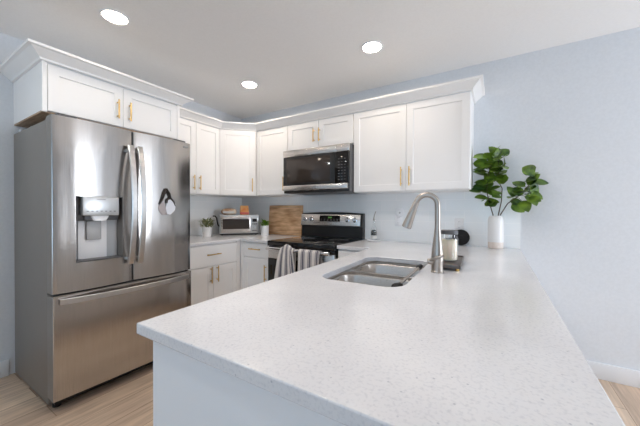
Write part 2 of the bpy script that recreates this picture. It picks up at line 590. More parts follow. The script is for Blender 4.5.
# ------------------------------------------------------------------ cabinet helpers
def bar_handle(parent, T, u, v, length, vertical=True, r=.0055, off=.03, n0=.019):
    b = B(T)
    h = length / 2
    if vertical:
        b.tube([(u, v - h, n0 + off), (u, v + h, n0 + off)], r, 12)
        for s_ in (-1, 1):
            b.tube([(u, v + s_ * h * .72, n0), (u, v + s_ * h * .72, n0 + off)], r * .85, 10)
    else:
        b.tube([(u - h, v, n0 + off), (u + h, v, n0 + off)], r, 12)
        for s_ in (-1, 1):
            b.tube([(u + s_ * h * .72, v, n0), (u + s_ * h * .72, v, n0 + off)], r * .85, 10)
    o = obj('handle', b, 'brass', parent)
    o['label'] = 'brushed brass bar handle'
    return o


def door(parent, T, u0, u1, v0, v1, hu=None, hv=None, hl=.16, name='door'):
    d = obj(name, B(T).shaker(u0, u1, v0, v1), 'cab', parent, 25)
    if hu is not None:
        bar_handle(d, T, hu, hv, hl)
    return d


def drawer(parent, T, u0, u1, v0, v1, hl=.16):
    d = obj('drawer', B(T).box(u0, u1, v0, v1, 0, .019, .0015, 1), 'cab', parent, 25)
    bar_handle(d, T, (u0 + u1) / 2, (v0 + v1) / 2 + .012, hl, False)
    return d


UB, UT = 1.392, 2.155        # wall cabinets' bottom and top
# cabinet above the fridge
t = thing('wall_cabinet', 'deep white two-door cabinet above the fridge with a broad crown', 'cabinet', (-2.75, 1.088, 1.845))
obj('body', B().box(WL + .001, -2.46, .628, 1.548, 1.848, 2.155, .002, 1), 'cab', t)
obj('bottom_panel', B().box(WL + .01, -2.462, .630, 1.546, 1.838, 1.848), 'rawwood', t)['label'] = 'unpainted wood underside'
T = frame((-2.46, 0), (0, 1))
for y0 in (.628, 1.524):
    obj('face_frame_stile', B(T).box(y0, y0 + .024, 1.84, 2.155, 0, .018, .001, 1), 'cab', t)
door(t, T, .655, 1.086, 1.850, 2.145, 1.047, 1.972, .14)
door(t, T, 1.090, 1.521, 1.850, 2.145, 1.129, 1.972, .14)
CROWN = [(0.0, 2.156), (.014, 2.156), (.018, 2.168), (.066, 2.208), (.082, 2.212), (.084, 2.226), (0.0, 2.226)]
obj('crown_molding', B().sweep(CROWN, [(WL + .002, .628), (-2.441, .628), (-2.441, 1.548), (-2.65, 1.548)]), 'cab', t, 25)

# left wall cabinet
t = thing('wall_cabinet', 'white two-door wall cabinet between the fridge and the angled corner cabinet', 'cabinet', (-2.9, 1.88, UB), 0, 'white shaker wall cabinets')
obj('body', B().box(WL + .001, -2.757, 1.551, 2.228, UB, UT, .002, 1), 'cab', t)
T = frame((-2.757, 0), (0, 1))
door(t, T, 1.61, 1.918, UB + .006, UT - .006, 1.884, 1.511, .155)
door(t, T, 1.922, 2.226, UB + .006, UT - .006, 1.957, 1.511, .155)

# corner cabinet
t = thing('corner_cabinet', 'angled one-door white wall cabinet set across the corner above the toaster oven', 'cabinet', (-2.85, 2.6, UB), 0, 'white shaker wall cabinets')
obj('body', B().prism([(WL + .001, 2.232), (-2.752, 2.232), (-2.462, 2.522), (-2.462, YB - .001), (WL + .001, YB - .001)], UB, UT), 'cab', t, 20)
T = frame((-2.752, 2.232), (1, 1))
door(t, T, .008, .402, UB + .006, UT - .006, .372, 1.515, .155)

# narrow cabinet left of the microwave
YF = 2.547
T = frame((0, YF), (1, 0))
t = thing('wall_cabinet', 'tall narrow one-door white wall cabinet left of the microwave', 'cabinet', (-2.22, 2.7, UB), 0, 'white shaker wall cabinets')
obj('body', B().box(-2.458, -1.989, YF, YB - .001, UB, UT, .002, 1), 'cab', t)
door(t, T, -2.447, -1.991, UB + .006, UT - .006, -2.03, 1.515, .155)

# short cabinet above the microwave
t = thing('wall_cabinet', 'short two-door white wall cabinet above the microwave', 'cabinet', (-1.588, 2.7, 1.865), 0, 'white shaker wall cabinets')
obj('body', B().box(-1.986, -1.191, YF, YB - .001, 1.862, UT, .002, 1), 'cab', t)
door(t, T, -1.984, -1.590, 1.868, UT - .006, -1.635, 1.997, .135)
door(t, T, -1.586, -1.193, 1.868, UT - .006, -1.568, 1.997, .135)

# wide cabinet on the right
t = thing('wall_cabinet', 'wide two-door white wall cabinet right of the microwave, beside the leafy branches', 'cabinet', (-.69, 2.7, UB), 0, 'white shaker wall cabinets')
obj('body', B().box(-1.187, -.190, YF, YB - .001, UB, UT, .002, 1), 'cab', t)
door(t, T, -1.185, -.690, UB + .006, UT - .006, -.726, 1.518, .165)
door(t, T, -.686, -.193, UB + .006, UT - .006, -.655, 1.518, .165)

# continuous crown over the run
o = obj('crown_molding', B().sweep(CROWN, [(-2.738, 1.640), (-2.738, 2.238), (-2.448, 2.528), (-.190, 2.528), (-.190, YB - .002)]), 'cab', None, 25)
tag(rebase(o, (-1.6, 2.53, 2.156)), 'long white crown molding running along the tops of the wall cabinets', 'molding')

# ------------------------------------------------------------------ base cabinets
t = thing('base_cabinet', 'white base cabinet with one wide drawer over two doors beside the fridge', 'cabinet', (-2.73, 1.875, 0))
obj('body', B().box(WL + .001, -2.419, 1.535, 2.244, .10, .884, .002, 1).box(WL + .001, -2.48, 1.535, 2.21, 0.0, .10), 'cab', t)
T = frame((-2.419, 0), (0, 1))
obj('filler', B(T).box(2.179, 2.2265, .112, .882, 0, .018, .001, 1), 'cab', t)
drawer(t, T, 1.56, 2.175, .672, .872)
door(t, T, 1.56, 1.873, .112, .662, 1.838, .585, .16)
door(t, T, 1.877, 2.175, .112, .662, 1.914, .587, .16)
t = thing('base_cabinet', 'white base cabinet with a small drawer over one door left of the range', 'cabinet', (-2.5, 2.5, 0))
obj('body', B().box(-2.418, -1.984, 2.246, YB - .001, .10, .884, .002, 1).box(-2.418, -1.984, 2.31, YB - .001, 0, .10), 'cab', t)
T = frame((0, 2.246), (1, 0))
obj('filler', B(T).box(-2.4, -2.355, .112, .882, 0, .018, .001, 1), 'cab', t)
drawer(t, T, -2.352, -1.99, .727, .872)
door(t, T, -2.352, -1.99, .112, .717, -2.025, .575, .17)
t = thing('base_cabinet', 'white base cabinet right of the range, mostly behind the peninsula', 'cabinet', (-1.04, 2.5, 0))
obj('body', B().box(-1.196, -.80, 2.246, YB - .001, .10, .884, .002, 1).box(-1.196, -.80, 2.31, YB - .001, 0, .10), 'cab', t)
T = frame((0, 2.246), (1, 0))
drawer(t, T, -1.19, -.90, .727, .872)
door(t, T, -1.19, -.90, .112, .717, -1.15, .575, .17)

# peninsula cabinet: end panel, back panel and doors towards the range
t = thing('peninsula_cabinet', 'white painted peninsula base with plain end panel under the big worktop', 'cabinet', (-.36, 1.3, 0))
b = B().box(-.808, .10, .432, .45, 0, .884, .002, 1)
obj('end_panel', b, 'trim', t)
obj('back_panel', B().box(.082, .10, .45, YB - .001, 0, .884), 'trim', t)
b = B().box(-.79, -.772, .452, 2.24, .10, .884).box(-.79, .08, .452, YB - .002, .10, .118).box(-.72, .08, .452, 2.24, 0, .10)
obj('body', b, 'cab', t)
T = frame((-.79, 0), (0, -1))
for k, (y0, y1) in enumerate(((-.90, -.47), (-1.38, -.90), (-1.86, -1.38), (-2.20, -1.86))):
    door(t, T, y0 + .002, y1 - .002, .112, .872, y0 + .05, .72, .16)

# ------------------------------------------------------------------ worktops
def edge_bevel(o, w=.003):
    md = o.modifiers.new('edge', 'BEVEL')
    md.width = w
    md.segments = 2
    md.limit_method = 'ANGLE'
    md.angle_limit = math.radians(50)
    return o


o = obj('worktop', B().prism([(WL + .009, 1.527), (-2.385, 1.527), (-2.385, 2.205), (-1.983, 2.205), (-1.983, YB - .009), (WL + .009, YB - .009)], .885, .915), 'quartz', None, 30)
edge_bevel(o)
tag(rebase(o, (-2.7, 2.2, .885)), 'L-shaped white quartz worktop in the corner under the toaster oven', 'worktop')
SR = math.radians(2.2)
SC = (-.528, 1.472)
hole = rrect(SC[0], SC[1], .385, .715, .085, SR)
o = obj('worktop', B().prism([(-.830, .400), (.158, .400), (.150, YB - .009), (-1.198, YB - .009), (-1.198, 2.213), (-.889, 2.213)], .885, .915, [hole]), 'quartz', None, 30)
edge_bevel(o)
tag(rebase(o, (-.35, 1.4, .885)), 'large white speckled quartz peninsula worktop with the sink set in it', 'worktop')

# ------------------------------------------------------------------ sink
t = thing('kitchen_sink', 'double-bowl stainless undermount sink in the peninsula worktop', 'sink', (SC[0], SC[1], .66))
RS = Matrix.Translation((SC[0], SC[1], 0)) @ Matrix.Rotation(SR, 4, 'Z')


def bowl(cy, hh, depth, zt=.868):
    w = .385
    rings = []
    for (inset, z, r) in ((-.012, zt, .08), (-.004, zt, .075), (0.0, zt - .006, .07), (.006, zt - depth + .03, .065), (.03, zt - depth + .004, .05), (.06, zt - depth, .04)):
        rings.append([Vector((x, y, z)) for x, y in rrect(0, cy, w - 2 * inset, hh - 2 * inset, min(r, hh / 2 - inset - .01))])
    b = B(RS).loft(rings, False, True)
    return b


for cy, hh in ((.178, .345), (-.182, .335)):
    o = obj('bowl', bowl(cy, hh, .19), 'sink', t, 40)
    md = o.modifiers.new('wall', 'SOLIDIFY'); md.thickness = .0015; md.offset = -1
    obj('drain', B(RS).lathe([(.044, 0), (.042, .003), (.036, .003), (.03, -.002)], (0, cy, .6785), 28), 'chrome', o)
rim = rrect(0, 0, .41, .74, .09, 0)
obj('rim', B(RS).prism(rim, .8705, .8845, [rrect(0, .178, .392, .353, .08), rrect(0, -.182, .392, .343, .08)]), 'sink', t, 30)

# ------------------------------------------------------------------ dish brush lying over the sink divider end
t = thing('dish_brush', 'black-headed dish brush with metal handle lying at the sink divider', 'brush', (-.32, 1.33, .885))
b = B()
P0, P1 = Vector((-.385, 1.275, .882)), Vector((-.333, 1.515, .940))
b.tube([P0.lerp(P1, k) for k in (.12, .4, .7, .86)], [.008, .007, .007, .009], 10)
obj('handle', b, 'nickel', t)
obj('handle_tip', B().tube([P0.lerp(P1, k) for k in (.86, .9, 1.0)], [.011, .014, .011], 10), 'black', t)
hd = B(Matrix.Translation(P0 + Vector((0, .01, 0))) @ Matrix.Rotation(math.radians(80), 4, 'Z'))
rings = []
for k in range(9):
    a = -PI / 2 + PI * k / 8
    rings.append([Vector((.036 * math.cos(a) * math.cos(q * PI / 12), .024 * math.cos(a) * math.sin(q * PI / 12), .012 * math.sin(a))) for q in range(24)])
rings[0] = [Vector((v.x + 1e-4 * math.cos(i), v.y + 1e-4 * math.sin(i), -.012)) for i, v in enumerate(rings[0])]
hd.loft(rings)
obj('brush_head', hd, 'blackmatte', t)

# ------------------------------------------------------------------ faucet
FX, FY = -.258, 1.530
t = thing('faucet', 'tall gooseneck brushed nickel pull-down faucet beside the sink', 'faucet', (FX, FY, .915))
obj('base', B().lathe([(.031, 0), (.031, .004), (.028, .008), (.027, .05), (.028, .055)], (FX, FY, .915), 32), 'nickel', t)
obj('valve_body', B().lathe([(.028, .055), (.0285, .075), (.0265, .10), (.021, .15), (.0165, .19), (.0145, .21), (.0135, .225)], (FX, FY, .915), 32), 'nickel', t)
b = B()
pts = [(FX, FY, 1.13 + .03 * k) for k in range(4)]
R_ = .052
fd = Vector((-1.0, -.10, 0)).normalized()
C_ = Vector((FX, FY, 1.249)) + fd * R_
for k in range(1, 13):
    a = PI - math.radians(166) * k / 12
    pts.append(C_ - fd * (-R_ * math.cos(a)) + Vector((0, 0, R_ * math.sin(a))))
b.tube(pts, .0135, 16, ref=(fd.y, -fd.x, 0))
obj('neck', b, 'nickel', t, 50)
e0 = Vector(pts[-1]); ed = (Vector(pts[-1]) - Vector(pts[-2])).normalized()
b = B().tube([e0, e0 + ed * .004, e0 + ed * .03, e0 + ed * .122, e0 + ed * .136], [.0135, .0155, .016, .024, .0245], 20)
obj('spray_head', b, 'nickel', t, 40)
b = B().tube([e0 + ed * .1365, e0 + ed * .138], [.021, .019], 20)
obj('nozzle', b, 'greydark', t, 40)
b = B().tube([(FX, FY, .968), (FX - .032, FY - .014, .968), (FX - .042, FY - .018, .968)], [.016, .016, .013], 14)
obj('handle_hub', b, 'nickel', t, 40)
obj('lever', B().tube([(FX - .030, FY - .018, .974), (FX - .012, FY - .042, .984), (FX + .022, FY - .050, 1.000), (FX + .036, FY - .046, 1.008)], [.008, .008, .007, .006], 10), 'nickel', t, 40)

# ------------------------------------------------------------------ refrigerator
FXF = -2.21
t = thing('refrigerator', 'large stainless french-door refrigerator with ice and water dispenser', 'refrigerator', (-2.6, 1.055, 0))
obj('case', B().box(-3.0, -2.325, .616, 1.509, .03, 1.765, .004), 'fridge_side', t)
obj('toe_grille', B().box(-2.40, -2.29, .64, 1.47, .022, .077, .003), 'black', t)
for y in (.66, 1.45):
    obj('foot', B().lathe([(.022, 0), (.022, .018), (.012, .02), (.012, .05)], (-2.33, y, 0), 16), 'black', t)
for y in (.69, 1.42):
    obj('hinge_cover', B().box(-2.44, -2.235, y - .05, y + .05, 1.766, 1.797, .008), 'greydark', t)
obj('wiring', B().tube([(-2.94, .70, 1.766), (-2.93, .69, 1.80), (-2.86, .68, 1.812), (-2.78, .69, 1.80), (-2.72, .70, 1.772)], .009, 8)
    .box(-2.98, -2.90, .63, .72, 1.766, 1.80, .008), 'grey', t)


def fridge_panel(T, u0, u1, v0, v1, t_, hole=None, edge=.007, bulge=.024):
    """convex front skin with rounded side edges; hole = (u0,u1,v0,v1)"""
    us = [u0 + edge * (1 - math.cos(a * PI / 10)) for a in range(6)]
    us += [u1 - (x - u0) for x in us]
    us += [u0 + (u1 - u0) * k / 14 for k in range(1, 14)]
    vs = [v0, v1]
    if hole:
        us = [u for u in us if abs(u - hole[0]) > .012 and abs(u - hole[1]) > .012] + [hole[0], hole[1]]
        vs += [hole[2], hole[3]]
    us = sorted(set(round(u, 5) for u in us)); vs = sorted(vs)

    def nn(u):
        d = min(u - u0, u1 - u)
        x = (2 * (u - u0) / (u1 - u0) - 1)
        z = t_ - bulge * x * x
        if d < edge:
            q = 1 - d / edge
            z -= edge * (1 - math.sqrt(max(0, 1 - q * q)))
        return z
    b = B(T)
    V = {}
    for i, u in enumerate(us):
        for j, v in enumerate(vs):
            V[i, j] = b.bm.verts.new((u, v, nn(u)))
    for i in range(len(us) - 1):
        for j in range(len(vs) - 1):
            if hole and hole[0] - 1e-4 <= us[i] < hole[1] - 1e-4 and hole[2] - 1e-4 <= vs[j] < hole[3] - 1e-4:
                continue
            b.bm.faces.new((V[i, j], V[i + 1, j], V[i + 1, j + 1], V[i, j + 1]))
    bd = [e for e in b.bm.edges if e.is_boundary]
    r = bmesh.ops.extrude_edge_only(b.bm, edges=bd)
    nv = [g for g in r['geom'] if isinstance(g, bmesh.types.BMVert)]
    for v in nv:
        inside = hole and hole[0] - 1e-3 <= v.co.x <= hole[1] + 1e-3 and hole[2] - 1e-3 <= v.co.y <= hole[3] + 1e-3
        v.co.z = .012 if inside else 0.0
    vs_ = [b.bm.verts.new(p) for p in ((u0, v0, 0), (u1, v0, 0), (u1, v1, 0), (u0, v1, 0))]
    b.bm.faces.new(vs_)
    b._done(b.bm.verts[:])
    return b


def bow_handle(parent, T, a, c, horizontal=False, out=.072, w=.036, th=.014, n0=.10):
    pts = []
    for k in range(25):
        q = k / 24
        e = min(q, 1 - q)
        n = n0 + out * (.22 + .78 * math.sin(PI * q) ** .8)
        p = Vector(a).lerp(Vector(c), q)
        pts.append((p.x, p.y, n))
    b = B(T).ribbon(pts, (0, 1, 0) if horizontal else (1, 0, 0), w, th)
    for p in (pts[1], pts[-2]):                   # end mounts
        b.box(p[0] - .010, p[0] + .010, p[1] - .010, p[1] + .010, n0 - .012, p[2], .002)
    return obj('handle', b, 'steelhandle', parent, 40)


T = frame((-2.315, 0), (0, 1))
HOLE = (.722, .985, .890, 1.305)
dl = obj('door', fridge_panel(T, .613, 1.0515, .716, 1.780, .105, HOLE), 'steel', t, 40)
dr = obj('door', fridge_panel(T, 1.0585, 1.512, .716, 1.780, .105), 'steel', t, 40)
dw = obj('freezer_drawer', fridge_panel(T, .613, 1.512, .080, .703, .105, None, .007, .010), 'steel', t, 40)
for d_ in (dl, dr, dw):                            # painted sides behind the steel skin
    d_.data.materials.append(M['fridge_side'])
    for p in d_.data.polygons:
        if abs(p.normal.x) < .2 and (WM[t.name] @ p.center).x < -2.222:
            p.material_index = 1
obj('gasket', B().box(-2.323, -2.235, 1.0515, 1.0585, .72, 1.775).box(-2.323, -2.24, .62, 1.49, .7035, .7155), 'black', t)
bow_handle(dl, T, (1.026, .842, 0), (1.026, 1.672, 0), False)
bow_handle(dr, T, (1.087, .842, 0), (1.087, 1.672, 0), False)
bow_handle(dw, T, (.640, .668, 0), (1.470, .668, 0), True, .060, .036)
# dispenser in the left door
d = obj('dispenser', B(T).box(HOLE[0] + .001, HOLE[1] - .001, HOLE[2] + .001, HOLE[3] - .001, .004, .011), 'grey', t)
obj('control_panel', B(T).box(.752, .956, 1.182, 1.303, .058, .112, .006), 'silver', d)
obj('icon', B(T).box(.826, .876, 1.284, 1.288, .1118, .1126), 'mark', d)
for k in range(7):
    obj('icon', B(T).box(.772 + k * .025, .784 + k * .025, 1.207, 1.213, .1118, .1126), 'mark', d)
obj('housing', B(T).box(.735, .975, 1.150, 1.302, .011, .058, .006).box(.770, .945, 1.150, 1.184, .058, .085, .006), 'greydark', d)
obj('ice_chute', B(T).loft([[Vector((x, z, y)) for x, y in rrect(.853, .072, w_, .05, .012)] for w_, z in ((.105, 1.190), (.100, 1.175), (.070, 1.148))]), 'white', d)
obj('paddle', B(T).box(.795, .878, 1.022, 1.148, .03, .046, .006), 'grey', d)
obj('back_plate', B(T).box(.757, .918, .895, 1.148, .0115, .022, .004), 'white', d)
obj('drip_tray', B(T).box(.726, .981, .892, .899, .012, .098, .002), 'greydark', d)
obj('logo', B(T).lathe([(.008, 0), (.008, .0012)], (0, 0, 0), 20, T=T @ Matrix.Translation((1.445, 1.742, .0955)))
    .box(1.457, 1.480, 1.737, 1.747, .092, .096), 'markw', dr)

# ornament on the right fridge door
t = thing('hanging_ornament', 'dark looped strap with pale rounded tags hung on the right fridge door', 'ornament', (-2.21, 1.26, 1.17))
Z0 = .1068
TO = T @ Matrix.Translation((.018, 0, 0))
b = B(TO)
b.tube([(1.262, 1.385, Z0 + .008), (1.250, 1.352, Z0 + .008), (1.232, 1.300, Z0 + .008), (1.212, 1.262, Z0 + .007)], [.012, .017, .012, .006], 8, flat=.5)
b.tube([(1.264, 1.385, Z0 + .008), (1.288, 1.345, Z0 + .008), (1.296, 1.315, Z0 + .008), (1.325, 1.285, Z0 + .007), (1.34, 1.25, Z0 + .006)], [.012, .015, .012, .010, .005], 8, flat=.5)
b.tube([(1.296, 1.318, Z0 + .010), (1.272, 1.300, Z0 + .010), (1.268, 1.272, Z0 + .010)], [.010, .009, .006], 8, flat=.5)
obj('strap', b, 'strap', t)
pl = [(1.275, 1.292), (1.302, 1.304), (1.330, 1.290), (1.346, 1.262), (1.336, 1.215), (1.300, 1.182), (1.274, 1.186), (1.262, 1.235)]
obj('white_tag', B(TO).prism(pl, Z0, Z0 + .005), 'tagw', t)['label'] = 'white rounded tag'
pl = [(1.222, 1.268), (1.250, 1.286), (1.262, 1.24), (1.270, 1.186), (1.24, 1.18), (1.214, 1.21), (1.208, 1.24)]
obj('grey_tag', B(TO).prism(pl, Z0 - .001, Z0 + .003), 'tagp', t)['label'] = 'translucent grey tag'

# ------------------------------------------------------------------ microwave
t = thing('microwave', 'stainless and black over-range microwave under the short cabinet', 'microwave', (-1.593, 2.65, 1.40))
obj('body', B().box(-1.980, -1.197, 2.472, 2.84, 1.402, 1.858, .003), 'greydark', t)
T = frame((0, 2.472), (1, 0))
obj('top_strip', B(T).box(-1.984, -1.33, 1.785, 1.856, 0, .026, .004).box(-1.328, -1.198, 1.785, 1.856, 0, .026, .004), 'steelh', t)
dd = obj('door', B(T).box(-1.984, -1.352, 1.483, 1.784, 0, .022, .003), 'black', t)
obj('window', B(T).box(-1.935, -1.405, 1.508, 1.762, .0222, .0235, .0006), 'mwglass', dd)
cp = obj('control_panel', B(T).box(-1.350, -1.200, 1.483, 1.784, 0, .022, .003), 'glassblack', t)
for r in range(8):
    for c in range(3):
        obj('key', B(T).box(-1.315 + c * .032, -1.297 + c * .032, 1.515 + r * .028, 1.522 + r * .028, .0221, .0226), 'greydark', cp)
obj('bottom_strip', B(T).box(-1.984, -1.212, 1.428, 1.482, 0, .030, .005), 'steelh', t)
obj('vent_grille', B(T).box(-1.980, -1.198, 1.403, 1.427, 0, .015, .003), 'black', t)

# ------------------------------------------------------------------ range
RX0, RX1 = -1.972, -1.206
t = thing('range', 'black and stainless freestanding electric range with glass cooktop', 'range', (-1.589, 2.5, 0))
obj('body', B().box(RX0 + .004, RX1 - .004, 2.235, 2.845, .03, .862, .003), 'black', t)
for x in (RX0 + .06, RX1 - .06):
    for y in (2.28, 2.80):
        obj('foot', B().lathe([(.018, 0), (.018, .03)], (x, y, 0), 14), 'black', t)
ct = obj('cooktop', B().box(RX0, RX1, 2.182, 2.80, .864, .918, .007, 3), 'glassblack', t)
for x, y, r in ((-1.78, 2.36, .105), (-1.40, 2.36, .085), (-1.78, 2.63, .08), (-1.40, 2.63, .10)):
    obj('burner_ring', B().lathe([(r, 0), (r, .0006), (r - .004, .0006), (r - .004, 0)], (x, y, .9181), 40, False, False), 'mark', ct)
T = frame((0, 2.235), (1, 0))
obj('trim_strip', B(T).box(RX0 + .004, RX1 - .004, .835, .862, 0, .03, .003), 'black', t)
od = obj('oven_door', B(T).box(RX0 + .004, RX1 - .004, .235, .832, 0, .042, .005), 'steelh', t)
obj('oven_window', B(T).box(RX0 + .006, RX1 - .10, .255, .745, .0422, .045, .001), 'glassblack', od)
b = B(T).tube([(RX0 + .03, .846, .092), (RX1 - .03, .846, .092)], .0165, 14)
for x in (RX0 + .06, RX1 - .06):
    b.box(x - .012, x + .012, .826, .858, .03, .092, .004)
obj('handle', b, 'chrome', od)
obj('storage_drawer', B(T).box(RX0 + .004, RX1 - .004, .06, .228, 0, .040, .005), 'steelh', t)
# backguard, face tilted back, top edge gently arched
T2 = Matrix.Translation((0, 0, 0))
n_ = 14
rings = []
for k in range(n_ + 1):
    x = RX0 - .002 + (RX1 - RX0 + .006) * k / n_
    zt = 1.188 + .014 * math.sin(PI * k / n_)
    rings.append([Vector((x, 2.785, .92)), Vector((x, 2.788, 1.045)), Vector((x, 2.772, 1.05)), Vector((x, 2.790, zt - .01)), Vector((x, 2.805, zt)), Vector((x, 2.848, zt)), Vector((x, 2.848, .92))])
bg = obj('backguard', B().loft(rings), 'black', t, 30)
slope = math.atan2(.018, .13)
T3 = Matrix.Translation((0, 2.7700, 1.052)) @ Matrix.Rotation(-slope, 4, 'X') @ Matrix(((1, 0, 0, 0), (0, 0, -1, 0), (0, 1, 0, 0), (0, 0, 0, 1)))
cp = obj('control_panel', B(T3).box(RX0 - .004, RX1 - .018, .002, .126, -.001, .004, .0015), 'steelh', t)
obj('display', B(T3).box(-1.722, -1.462, .045, .112, .0041, .0055), 'glassblack', cp)
for x in (-1.610, -1.600, -1.586, -1.576):
    obj('clock_digit', B(T3).box(x, x + .007, .083, .098, .0056, .0062), 'display', cp)
for k in range(6):
    for r in range(2):
        obj('key', B(T3).box(-1.706 + k * .041, -1.690 + k * .041, .055 + r * .013, .060 + r * .013, .0056, .0062), 'greydark', cp)
for x in (-1.925, -1.838, -1.375, -1.285):
    b = B(T3).lathe([(.027, .004), (.027, .009), (.021, .011), (.019, .030), (.016, .033)], (x, .068, 0), 24)
    b.box(x - .003, x + .003, .052, .086, .030, .038, .001)
    obj('knob', b, 'chrome', cp)


# ------------------------------------------------------------------ towels over the oven handle
def towel(name, label, top, bottom, folds, amp0, amp1, zt, zf, zb, reps, seed):
    rnd = random.Random(seed)
    by, bz, r = 2.143, .846, .0205
    nu, prof = 40, []
    for k in range(9):
        prof.append(('b', k / 8))
    for k in range(1, 8):
        prof.append(('o', k / 8))
    for k in range(14):
        prof.append(('f', k / 13))
    b = B()
    uvl = b.bm.loops.layers.uv.new('UVMap')
    V = []
    uvs = {}
    for j, (kind, q) in enumerate(prof):
        row = []
        for i in range(nu + 1):
            u = i / nu
            w = math.sin(2 * PI * folds * u + seed) * .6 + .4 * math.sin(2 * PI * folds * 1.7 * u + 2.1 * seed)
            if kind == 'b':
                s = 1 - q
                y, z = by + r, zb + (bz - zb) * q
                x = top[0] + (top[1] - top[0]) * u
                y += max(-.004, amp0 * .3 * w)
            elif kind == 'o':
                s = 0
                a = PI * q
                hgt = r + (zt - bz - r) * (.5 + .5 * math.cos(2 * PI * (u - .45)))
                y, z = by + r * math.cos(a), bz + math.sin(a) * hgt
                x = top[0] + (top[1] - top[0]) * u
            else:
                s = q
                x0 = top[0] + (bottom[0] - top[0]) * min(1, q * 1.6) ** .8
                x1 = top[1] + (bottom[1] - top[1]) * min(1, q * 1.6) ** .8
                x = x0 + (x1 - x0) * u
                amp = amp0 + (amp1 - amp0) * q
                y = by - r - .004 - abs(amp) * (1 + w) * .5 * min(1, q * 5)
                z = bz + (zf - bz) * q
            v = b.bm.verts.new((x, y, z))
            uvs[v] = (u * reps, j / len(prof))
            row.append(v)
        V.append(row)
    for j in range(len(V) - 1):
        for i in range(nu):
            f = b.bm.faces.new((V[j][i], V[j][i + 1], V[j + 1][i + 1], V[j + 1][i]))
            for lp in f.loops:
                lp[uvl].uv = uvs[lp.vert]
    o = obj(name, b, 'towel', None, 60)
    rebase(o, (sum(top) / 2, by, zf))
    md = o.modifiers.new('cloth', 'SOLIDIFY'); md.thickness = .003; md.offset = 0
    return tag(o, label, 'towel', 'striped towels on the oven handle')


towel('dish_towel', 'grey striped dish towel bunched over the left of the oven handle', (-1.755, -1.605), (-1.80, -1.545), 3.0, .018, .040, .900, .40, .56, 3.2, 1.0)
towel('dish_towel', 'grey striped dish towel hung flat over the middle of the oven handle', (-1.540, -1.315), (-1.545, -1.320), 2.0, .004, .014, .866, .42, .52, 3.0, 2.4)

# ------------------------------------------------------------------ toaster oven
t = thing('toaster_oven', 'silver toaster oven set diagonally in the corner of the worktop', 'toaster oven', (-2.698, 2.488, .915), math.atan2(.373, .293))
TT = WM[t.name]
F = TT @ Matrix(((1, 0, 0, 0), (0, 0, -1, 0), (0, 1, 0, 0), (0, 0, 0, 1)))       # (u, v, n) on its front
obj('body', B(TT).box(-.232, .232, .002, .235, .012, .246, .008), 'silver', t)
for sx_ in (-.2, .2):
    for sy_ in (.03, .20):
        obj('foot', B(TT).lathe([(.012, 0), (.012, .013)], (sx_, sy_, 0), 12), 'black', t)
obj('shadow_strip', B(F).box(-.225, .225, .008, .018, -.004, .006), 'black', t)  # black strip standing in for the shadow under the oven
dd = obj('door', B(F).box(-.215, .135, .030, .225, 0, .012, .003), 'steelh', t)
obj('window', B(F).box(-.195, .118, .075, .195, .0122, .0135), 'mwglass', dd)
obj('handle', B(F).tube([(-.185, .207, .034), (.105, .207, .034)], .008, 10).tube([(-.165, .207, .01), (-.165, .207, .034)], .005, 8).tube([(.085, .207, .01), (.085, .207, .034)], .005, 8), 'chrome', dd)
cp = obj('control_panel', B(F).box(.139, .222, .030, .225, 0, .009, .003), 'silver', t)
obj('display', B(F).box(.153, .209, .160, .200, .0091, .010), 'glassblack', cp)
for k in range(3):
    obj('button', B(F).lathe([(.008, 0), (.008, .004)], (0, 0, 0), 14, T=F @ Matrix.Translation((.160 + k * .021, .135, .009))), 'greydark', cp)
obj('printed_bar', B(F).box(.150, .212, .050, .058, .009, .0105), 'greydark', cp)
obj('dial', B(F).lathe([(.018, 0), (.018, .008), (.014, .016)], (0, 0, 0), 20, T=F @ Matrix.Translation((.181, .095, .009))), 'silver', cp)
obj('power_cord', B(TT).tube([(-.225, .12, .10), (-.247, .115, .12), (-.258, .11, .17), (-.262, .105, .205), (-.28, .095, .232), (-.305, .085, .232)], .007, 8), 'black', t)

# bread and orange bag on the toaster oven
t = thing('bread_bag', 'bag of sliced bread lying on top of the toaster oven', 'bread', tuple(TT @ Vector((-.118, .10, .247))), math.atan2(.373, .293))
TB = WM[t.name]


def pillow(T, L, Wd, H, k=14, top=.5):
    rings = []
    for i in range(k + 1):
        q = i / k
        x = (q - .5) * L
        s = (1 - abs(2 * q - 1) ** 4) ** .5 * .9 + .1
        rings.append([Vector((x, Wd / 2 * s * math.copysign(abs(math.cos(a)) ** .6, math.cos(a)), H / 2 + H / 2 * s * math.copysign(abs(math.sin(a)) ** .6, math.sin(a)))) for a in [2 * PI * j / 24 for j in range(24)]])
    return B(T).loft(rings)


obj('loaf', pillow(TB, .19, .095, .078), 'bread', t, 50)
obj('label', B(TB).box(-.075, .06, -.0492, -.046, .018, .044, .001), 'label', t)
obj('bag_tail', B(TB).loft([[Vector((x, .03 * s * math.cos(a), .035 + .018 * s * math.sin(a))) for a in [2 * PI * j / 10 for j in range(10)]] for x, s in ((.094, .9), (.104, .25), (.116, .9))]), 'film', t)
t = thing('snack_bag', 'small orange bag standing on the toaster oven next to the bread', 'bag', tuple(TT @ Vector((.068, .10, .247))), math.atan2(.373, .293))
TB = WM[t.name]
rings = []
for z, w_, d_ in ((0, .105, .06), (.02, .113, .066), (.06, .110, .055), (.09, .104, .03), (.102, .100, .008), (.116, .100, .004)):
    rings.append([Vector((x, y, z)) for x, y in rrect(0, 0, w_, d_, d_ * .45)])
obj('pouch', B(TB).loft(rings), 'orange', t, 50)
obj('printed_band', B(TB).box(-.055, .055, -.0338, -.032, .008, .034, .001), 'pink', t)['label'] = 'reddish printed band'


